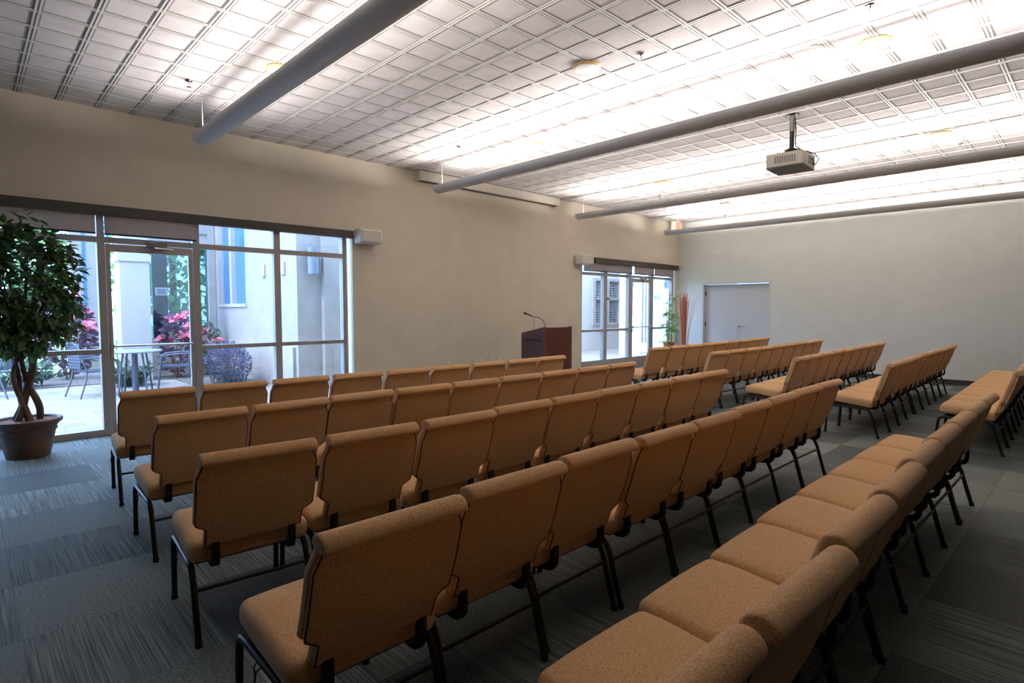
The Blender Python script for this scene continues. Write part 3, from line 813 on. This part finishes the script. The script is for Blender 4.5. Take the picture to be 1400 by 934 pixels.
# bamboo palm in the far corner
BX, BY = 12.58, 7.48
t = thing('bamboo_palm', 'light green bamboo palm in a clay pot before the far window', 'potted palm', (BX, BY, 0))
obj('pot', lathe(B(), [(0, 0), (.10, 0), (.135, .22), (.15, .225), (.15, .26), (.13, .26), (.12, .23), (0, .23)], seg=24), mat('clay_pot', srgb(176, 112, 84), .8), t, 40)
t2 = thing('plant_stand', 'dark stand carrying the bamboo palm pot', 'plant stand', (BX, BY, 0))
obj('stand_top', lathe(B(), [(0, .36), (.15, .36), (.15, .385), (0, .385)], seg=24), M_legs, t2, 40)
for k in range(3):
    a = k*2*PI/3+.3; obj('leg', tube(B(), [(.12*math.cos(a), .12*math.sin(a), .0), (.09*math.cos(a), .09*math.sin(a), .36)], .011, 8), M_legs, t2, 40)
t.location.z = .386
rng = random.Random(8)
cb, fb_ = B(), B()
canes = [(-.03, .02, 1.42), (.05, .03, 1.5), (.07, -.04, 1.25), (-.06, -.03, 1.12), (.0, .06, 1.30)]
for (cx, cy, hh) in canes:
    tube(cb, [(cx*.6, cy*.6, .22), (cx*1.2, cy*1.2, hh*.5), (cx*1.8, cy*1.6, hh)], [.011, .009, .006], 7)
clusters = [(-.16, 1.00, 13), (-.20, .72, 13), (.06, .90, 10), (-.08, .50, 12), (.17, .55, 14), (-.20, .28, 9), (.07, 1.38, 9), (-.02, 1.22, 7), (.10, .72, 9), (.0, .62, 9), (-.07, .85, 8)]
for (dx, z, nn) in clusters:
    c = Vector((dx, -.05 + rng.uniform(-.05, .05), z))
    for k in range(int(nn*1.5)):
        a = rng.uniform(0, 2*PI); dv = Vector((math.cos(a)*1.1, math.sin(a)*.55, rng.uniform(-.7, .4)))
        leaf(fb_, c + dv*.03, dv, Vector((0, 0, 1)), rng.uniform(.16, .30), rng.uniform(.03, .046), fold=.4)
obj('cane', cb, M_cane, t, 60); obj('foliage', fb_, M_palm, t)

t = thing('reed_bundle', 'tall bundle of orange-brown reeds standing in the far corner', 'reeds', (13.19, 7.42, 0))
rng = random.Random(3)
obj('vase', lathe(B(), [(0, 0), (.07, 0), (.09, .12), (.075, .34), (.06, .42), (.052, .42), (.065, .33), (.0, .05)], seg=24), mat('vase_brown', srgb(120, 70, 50), .5), t, 40)
bm = B()
for k in range(30):
    a = rng.uniform(0, 2*PI); r0, r1 = rng.uniform(0, .03), rng.uniform(.02, .17)
    tube(bm, [(r0*math.cos(a), r0*math.sin(a), .08), (r1*.45*math.cos(a), r1*.4*math.sin(a), .95), (r1*math.cos(a), r1*.7*math.sin(a), rng.uniform(1.6, 1.86))], .0065, 5)
o = obj('reeds', bm, M_reed, t); o['kind'] = 'stuff'
bm = B()
for k in range(4):
    tube(bm, [(.02, -.02*k, .08), (.12+.02*k, -.06, .9), (.24+.035*k, -.10-.02*k, 1.65+.04*k)], .005, 5)
o = obj('pale_stick', bm, M_reedpale, t); o['label'] = 'pale white sticks leaning right'

# ------------------------------------------------------------ outside: patio, planting, neighbouring walls
GZ = -.03
bm = B(); box(bm, -20, Y1+.06, GZ-.2, 45, 60, GZ-.012); struct('lawn', bm, M_grass, 'grass beyond the patio')
bm = B(); box(bm, -6, Y1+.06, GZ-.1, 30, 12.9, GZ); box(bm, -6, 12.9, GZ-.1, 3.2, 14.3, GZ); struct('patio_paving', bm, M_paver, 'pale paved patio')
def stucco(name, x0, y0, x1, y1, h, label, m=None): return struct(name, box(B(), x0, y0, GZ-.05, x1, y1, GZ+h), m or M_stucco, label)
# left court: wall X1 facing left with a tall window, then a corner facing the room
ww = bpy.data.objects.new('neighbour_building', None); col.objects.link(ww); tag(ww, 'white stucco building wing with a tall blue window across the patio', 'building')
bm = B()
xw = 4.41
box(bm, xw, 10.2, GZ-.05, xw+.3, 12.79, 5.2); box(bm, xw, 14.47, GZ-.05, xw+.3, 15.2, 5.2)
box(bm, xw, 12.79, GZ-.05, xw+.3, 14.47, 1.56); box(bm, xw, 12.79, 3.9, xw+.3, 14.47, 5.2)
box(bm, xw+.3, 10.2, GZ-.05, 8.2, 10.45, 5.2)
box(bm, 4.87, 10.08, GZ-.05, 8.2, 10.2, 5.2)
box(bm, xw-.06, 10.3, GZ-.05, xw, 14.68, .75)
obj('wall', bm, M_stucco, ww)
bm = B(); box(bm, xw-.02, 13.60, 1.56, xw+.1, 13.72, 3.9); box(bm, xw-.03, 12.74, 1.50, xw+.1, 14.52, 1.57); 
for y in (12.79, 14.42): box(bm, xw+.02, y, 1.56, xw+.12, y+.05, 3.9)
obj('window_frame', bm, M_extwhite, ww)
M_bluepane = mat('blue_reflecting_pane', srgb(74, 118, 160), .08)
obj('window_pane', box(B(), xw+.08, 12.8, 1.57, xw+.09, 14.46, 3.9), M_bluepane, ww)
bm = B(); box(bm, 5.05, 10.06, .0, 6.2, 10.079, .72); obj('wall_panel', bm, M_stucco, ww)
for (y, l) in ((11.73, 'small white wall light plate on the sunlit wing, nearer its tall window'), (10.76, 'small white wall light plate on the sunlit wing, nearer the corner')):
    t = thing('wall_light', l, 'outdoor light', (xw, y, 2.22), 0, 'small plates on the white wing')
    obj('backplate', box(B(), -.035, -.07, -.12, -.001, .07, .12, bevel=.005), M_extwhite, t)
    obj('lens', box(B(), -.042, -.045, -.09, -.034, .045, .06), M_cream, t)
# cylinder sconce on the corner face
def sconce(x, y, z, h, r, label):
    t = thing('cylinder_sconce', label, 'outdoor light', (x, y, z), 0, None)
    obj('cylinder', lathe(B(), [(r*.8, -h/2), (r, -h/2), (r, h/2), (r*.8, h/2), (r*.8, -h/2)], (0, -r-.04, 0), 24), M_sconce, t, 40)
    obj('mount', box(B(), -.05, -.05, -.06, .05, -.001, .06), M_sconce, t)
sconce(4.66, 10.2, 2.33, .48, .095, 'grey cylinder sconce on the white corner seen through the left window')
# glazed end facing the room
t = thing('glass_entrance', 'teal glazed wall with white framing at the end of the left court', 'glazed wall', (0, 14.75, 0))
bm = B(); box(bm, 2.42, 0, GZ-.05, 4.40, .25, .78); box(bm, 2.42, 0, 3.2, 4.40, .25, 5.2); box(bm, 4.25, -.02, .78, 4.40, .25, 3.2); obj('wall', bm, M_stucco, t)
bm = B(); box(bm, 2.9, .05, .78, 2.99, .15, 3.2); box(bm, 3.88, .05, .78, 3.96, .15, 3.2); box(bm, 3.0, .05, 2.95, 4.25, .15, 3.2); obj('frame', bm, M_extwhite, t)
obj('dark_panel', box(B(), 3.12, .12, .78, 3.42, .2, 3.2), mat('teal_panel', srgb(78, 112, 140), .3), t)
obj('glass_pane', box(B(), 2.99, .09, .78, 4.25, .10, 3.2), M_tealglass, t)
bm = B(); box(bm, 3.16, .055, 1.76, 3.40, .075, 1.94); obj('notice_frame', bm, M_extwhite, t)
obj('notice_screen', box(B(), 3.19, .05, 1.79, 3.37, .056, 1.91), M_sconce, t)
# white column with a band, pipe and slab left of it
t = thing('white_column', 'square white column with a raised band near its top, beyond the left glass door', 'column', (2.58, 14.0, GZ))
obj('shaft', box(B(), -.26, -.26, -.02, .26, .26, 5), M_extwhite, t); obj('band', box(B(), -.29, -.29, 2.45, .29, .29, 2.6), M_extwhite, t)
t = thing('downspout', 'slim blue-grey downspout left of the white column', 'downspout', (2.30, 14.85, GZ))
obj('pipe', tube(B(), [(0, 0, 0), (0, 0, 4.6)], .035, 10), M_extpipe, t, 40)
obj('pipe_clamp', box(B(), -.05, -.05, 1.1, .05, .05, 1.18), M_extpipe, t)
t = thing('far_building', 'pale building part with a narrow blue window, left of the white column', 'building', (0, 16.5, 0))
obj('wall', box(B(), 1.85, 0, GZ-.05, 2.35, .4, 5.4), M_stucco, t); obj('window_pane', box(B(), 2.07, -.02, 1.5, 2.13, 0, 3.4), M_bluepane, t)

# far court seen through window 2
t = thing('shuttered_building', 'white building with a shuttered double window beyond the far storefront', 'building', (0, 12.7, 0))
bm = B(); box(bm, 12.6, 0, GZ-.05, 16.30, .3, 4.5); box(bm, 17.82, 0, GZ-.05, 21, .3, 4.5); box(bm, 16.30, 0, GZ-.05, 17.82, .3, .97); box(bm, 16.30, 0, 2.46, 17.82, .3, 4.5); obj('wall', bm, M_stuccosun, t)
bm = B()
for (a, b, c, d) in [(16.18, .86, 17.92, .97), (16.18, 2.46, 17.92, 2.56), (16.18, .97, 16.34, 2.46), (17.74, .97, 17.92, 2.46), (16.98, .97, 17.14, 2.46), (16.3, 1.78, 17.8, 1.86)]: box(bm, a, -.05, b, c, .1, d)
obj('window_frame', bm, M_extwhite, t)
obj('window_pane', box(B(), 16.34, .16, .97, 17.74, .17, 2.46), M_bluepane, t)
for (a, b) in ((16.34, 16.98), (17.14, 17.74)):
    bm = B(); z = 1.0
    while z < 2.42:
        box(bm, a+.05, .06, z, b-.05, .10, z+.045); z += .088
    box(bm, a, .05, .97, a+.05, .12, 2.46); box(bm, b-.05, .05, .97, b, .12, 2.46); box(bm, (a+b)/2-.012, .05, .97, (a+b)/2+.012, .12, 2.46)
    obj('shutter', bm, M_extwhite, t)
t = thing('white_pillar', 'bright white square pillar beyond the middle of the far storefront', 'column', (15.74, 10.8, GZ))
obj('shaft', box(B(), -.30, -.2, -.02, .30, .2, 4.2), M_stuccosun, t)
sconce(15.38, 10.7, 2.32, .36, .13, 'grey cylinder sconce on the white pillar seen through the far window')
t = thing('court_building', 'pale building side with a grey door recess beyond the far glass door', 'building', (0, 10.9, 0))
obj('wall', box(B(), 16.05, .12, GZ-.05, 24, .5, 4.3), M_stuccosun, t)
obj('door_panel', box(B(), 16.25, .09, .0, 16.72, .119, 2.5), mat('pale_grey_panel', srgb(192, 190, 188), .7), t)
bm = B()
for x in (16.78, 16.98): box(bm, x, .06, .3, x+.05, .119, 2.45)
obj('door_trim', bm, M_extwhite, t)
obj('door_handle', tube(B(), [(17.12, .05, .95), (17.12, .03, 1.05), (17.12, .05, 1.15)], .015, 8), M_sconce, t, 60)
sconce(18.25, 11.02, 2.35, .34, .12, 'grey cylinder sconce above the bamboo palm, seen through the far window')
t = thing('wall_sign', 'small blue rectangular sign on the pale wall behind the bamboo palm', 'sign', (17.72, 11.02, 1.86))
obj('sign_board', box(B(), -.19, -.03, -.075, .19, -.001, .075), mat('sign_blue', srgb(92, 130, 158), .5), t)
bm = B(); 
for i in range(4): box(bm, -.14+i*.075, -.034, -.03, -.10+i*.075, -.0295, .03)
obj('sign_marks', bm, M_extwhite, t)

# patio furniture
def patio_chair(x, y, rz, label):
    t = thing('patio_chair', label, 'patio chair', (x, y, GZ), rz, 'metal patio chairs')
    bm = B(); box(bm, -.24, -.22, .42, .24, .24, .435); 
    for i in range(12): box(bm, -.23+i*.04, -.22, .435, -.215+i*.04, .24, .439)
    obj('seat', bm, M_patio, t)
    bm = B(); n = 8
    pts = [(.24*math.cos(PI*i/n), -.23-.10*0, 0) for i in range(n+1)]
    tube(bm, [(-.25, -.22, .44), (-.26, -.29, .70), (-.22, -.33, .88), (0, -.345, .93), (.22, -.33, .88), (.26, -.29, .70), (.25, -.22, .44)], .013, 8)
    for i in range(11):
        u = -.2+.04*i; box(bm, u-.011, -.305, .48, u+.011, -.295, .90)
    for i in range(8): box(bm, -.24, -.308, .5+.05*i, .24, -.300, .515+.05*i)
    obj('backrest', bm, M_patio, t, 60)
    for s in (-1, 1):
        bm = B(); tube(bm, [(s*.26, -.28, .66), (s*.29, -.1, .67), (s*.29, .14, .65), (s*.28, .22, .60)], .014, 8); obj('armrest', bm, M_patio, t, 60)
        obj('leg', tube(B(), [(s*.28, .22, .60), (s*.27, .24, .42), (s*.28, .29, .0)], .014, 8), M_patio, t, 60)
        obj('leg', tube(B(), [(s*.25, -.22, .46), (s*.26, -.24, .3), (s*.28, -.34, .0)], .014, 8), M_patio, t, 60)
    return t
t = thing('patio_table', 'round metal patio table between the chairs beyond the left glass door', 'table', (2.16, 11.75, GZ))
obj('tabletop', lathe(B(), [(0, .735), (.41, .735), (.42, .75), (.41, .765), (0, .765)], seg=36), mat('patio_top', srgb(118, 124, 138), .5), t, 40)
obj('pedestal', lathe(B(), [(0, .02), (.05, .02), (.045, .73), (0, .73)], seg=16), M_patio, t, 40)
for k in range(4):
    a = k*PI/2+.4; obj('leg', tube(B(), [(.3*math.cos(a), .3*math.sin(a), 0), (.26*math.cos(a), .26*math.sin(a), .35), (.2*math.cos(a), .2*math.sin(a), .735)], .016, 8), M_patio, t, 60)
patio_chair(1.62, 12.0, R(-75), 'metal patio chair left of the round table, beyond the left window post')
patio_chair(2.86, 12.05, R(78), 'metal patio chair right of the round table, beyond the glass door')
patio_chair(.35, 12.9, R(60), 'metal patio chair at the left picture edge behind the ficus stems')

def shrub(name, label, cat, x, y, rx, ry, h, n, m, ln, wd_, seed, pinks=0, mp=None, blades=0, z0=0.02):
    t = thing(name, label, cat, (x, y, GZ)); rng = random.Random(seed)
    bm = B()
    for _ in range(n):
        v = rdir(rng); q = rng.uniform(.3, 1)**.5
        p = Vector((v.x*q*rx, v.y*q*ry, z0 + h*.5 + v.z*q*h*.5))
        d = Vector((v.x, v.y, rng.uniform(-.2, .9))) + rdir(rng)*.5
        leaf(bm, p, d, Vector((rng.uniform(-1, 1), rng.uniform(-1, 1), .7)), ln*rng.uniform(.7, 1.3), wd_*rng.uniform(.7, 1.3))
    obj('foliage', bm, m, t)
    if pinks:
        bm = B()
        for _ in range(pinks):
            v = rdir(rng); v.z = abs(v.z)
            p = Vector((v.x*rx*1.0, v.y*ry*1.0 - ry*.1, z0 + h*.5 + v.z*h*.52))
            for k in range(5):
                a = rng.uniform(0, 2*PI); leaf(bm, p, Vector((math.cos(a), math.sin(a), rng.uniform(-.6, .7))), Vector((rng.uniform(-.8, .8), -.8, .6)), ln*1.25, wd_*1.6)
        obj('colored_leaves', bm, mp or M_pink, t)
    if blades:
        bm = B()
        for _ in range(blades):
            a = rng.uniform(0, 2*PI); q = rng.uniform(.3, 1); b0 = Vector((rng.uniform(-1, 1)*rx*.7, rng.uniform(-1, 1)*ry*.7, 0)); dv = Vector((math.cos(a), math.sin(a), 0)); ll = rng.uniform(.35, .6)
            leaf(bm, b0, dv*.5+Vector((0, 0, 1)), Vector((0, 0, 1)), ll*.8, .03)
            leaf(bm, b0 + (dv*.5+Vector((0, 0, 1))).normalized()*ll*.6, dv+Vector((0, 0, .15)), Vector((0, 0, 1)), ll*.7, .028)
        obj('long_blades', bm, mp or M_shrub, t)
    st = B()
    for k in range(5):
        a = k*2*PI/5; tube(st, [(.05*math.cos(a), .05*math.sin(a), 0), (rx*.4*math.cos(a), ry*.4*math.sin(a), h*.6)], [.02, .008], 5)
    obj('stem', st, M_bark, t)
    return t
bm = B(); box(bm, -6, 13.7, GZ-.05, 3.2, 16.4, GZ+.02); box(bm, 3.2, 11.4, GZ-.05, 4.33, 14.7, GZ+.02); struct('planting_bed', bm, M_mulch, 'mulched planting bed')
shrub('caladium_shrub', 'pink and purple leaved shrub behind the patio chair left of the door post', 'shrub', 1.60, 15.1, .46, .42, 1.75, 420, M_maroon, .2, .1, 11, 20)
shrub('caladium_shrub', 'low pink-leaved shrub right of the ficus stems, outside', 'shrub', .28, 15.1, .28, .42, 1.15, 200, M_shrub, .18, .09, 12, 12)
shrub('caladium_shrub', 'pink-topped shrub between the white column and the round table', 'shrub', 3.30, 13.75, .25, .33, 1.36, 240, M_maroon, .16, .09, 13, 11)
shrub('caladium_shrub', 'red and green leaved shrub behind the right patio chair', 'shrub', 3.98, 13.95, .20, .33, 1.15, 220, M_shrub, .15, .08, 14, 5)
shrub('lavender_bush', 'dense grey-purple bush against the sunlit wing beyond the left window', 'shrub', 3.72, 11.85, .31, .85, .82, 2000, leaf_mat('lavender_leaf', srgb(66, 68, 90), srgb(108, 106, 130), 5, .3), .07, .03, 15, 0, None, 40)
shrub('grass_clump', 'low strappy green plants edging the bed behind the round table', 'shrub', 2.30, 12.98, .32, .14, .42, 120, M_shrub, .2, .06, 16, 0, None, 150)
shrub('grass_clump', 'low green groundcover edging the bed behind the ficus', 'shrub', .30, 14.0, 1.1, .2, .5, 500, M_shrub, .16, .08, 17, 0, None, 60)
def tree(x, y, h, r, label, seed):
    t = thing('garden_tree', label, 'tree', (x, y, GZ)); rng = random.Random(seed)
    obj('trunk', tube(B(), [(0, 0, 0), (.05, .02, h*.4), (0, 0, h*.75)], [.16, .12, .06], 8), M_bark, t, 60)
    bm = B()
    for _ in range(1300):
        v = rdir(rng); q = rng.uniform(.2, 1)**.5; p = Vector((v.x*q*r, v.y*q*r, h*.55 + v.z*q*h*.5))
        leaf(bm, p, rdir(rng), Vector((0, 0, 1)), rng.uniform(.3, .5), rng.uniform(.18, .3))
    obj('crown', bm, M_tree, t)
tree(5.9, 25, 6.0, 2.6, 'bright green tree added behind the teal glazing in place of reflected trees', 21)  # added behind the glass to stand in for trees reflected in it
tree(10.6, 23, 5.0, 2.0, 'smaller tree right of the one in the teal glazing', 22)
tree(2.4, 31, 6.0, 1.6, 'tree glimpsed between the white column and the door post', 23)
tree(-2.0, 24, 6.0, 2.6, 'tree beyond the ficus crown at the left picture edge', 24)
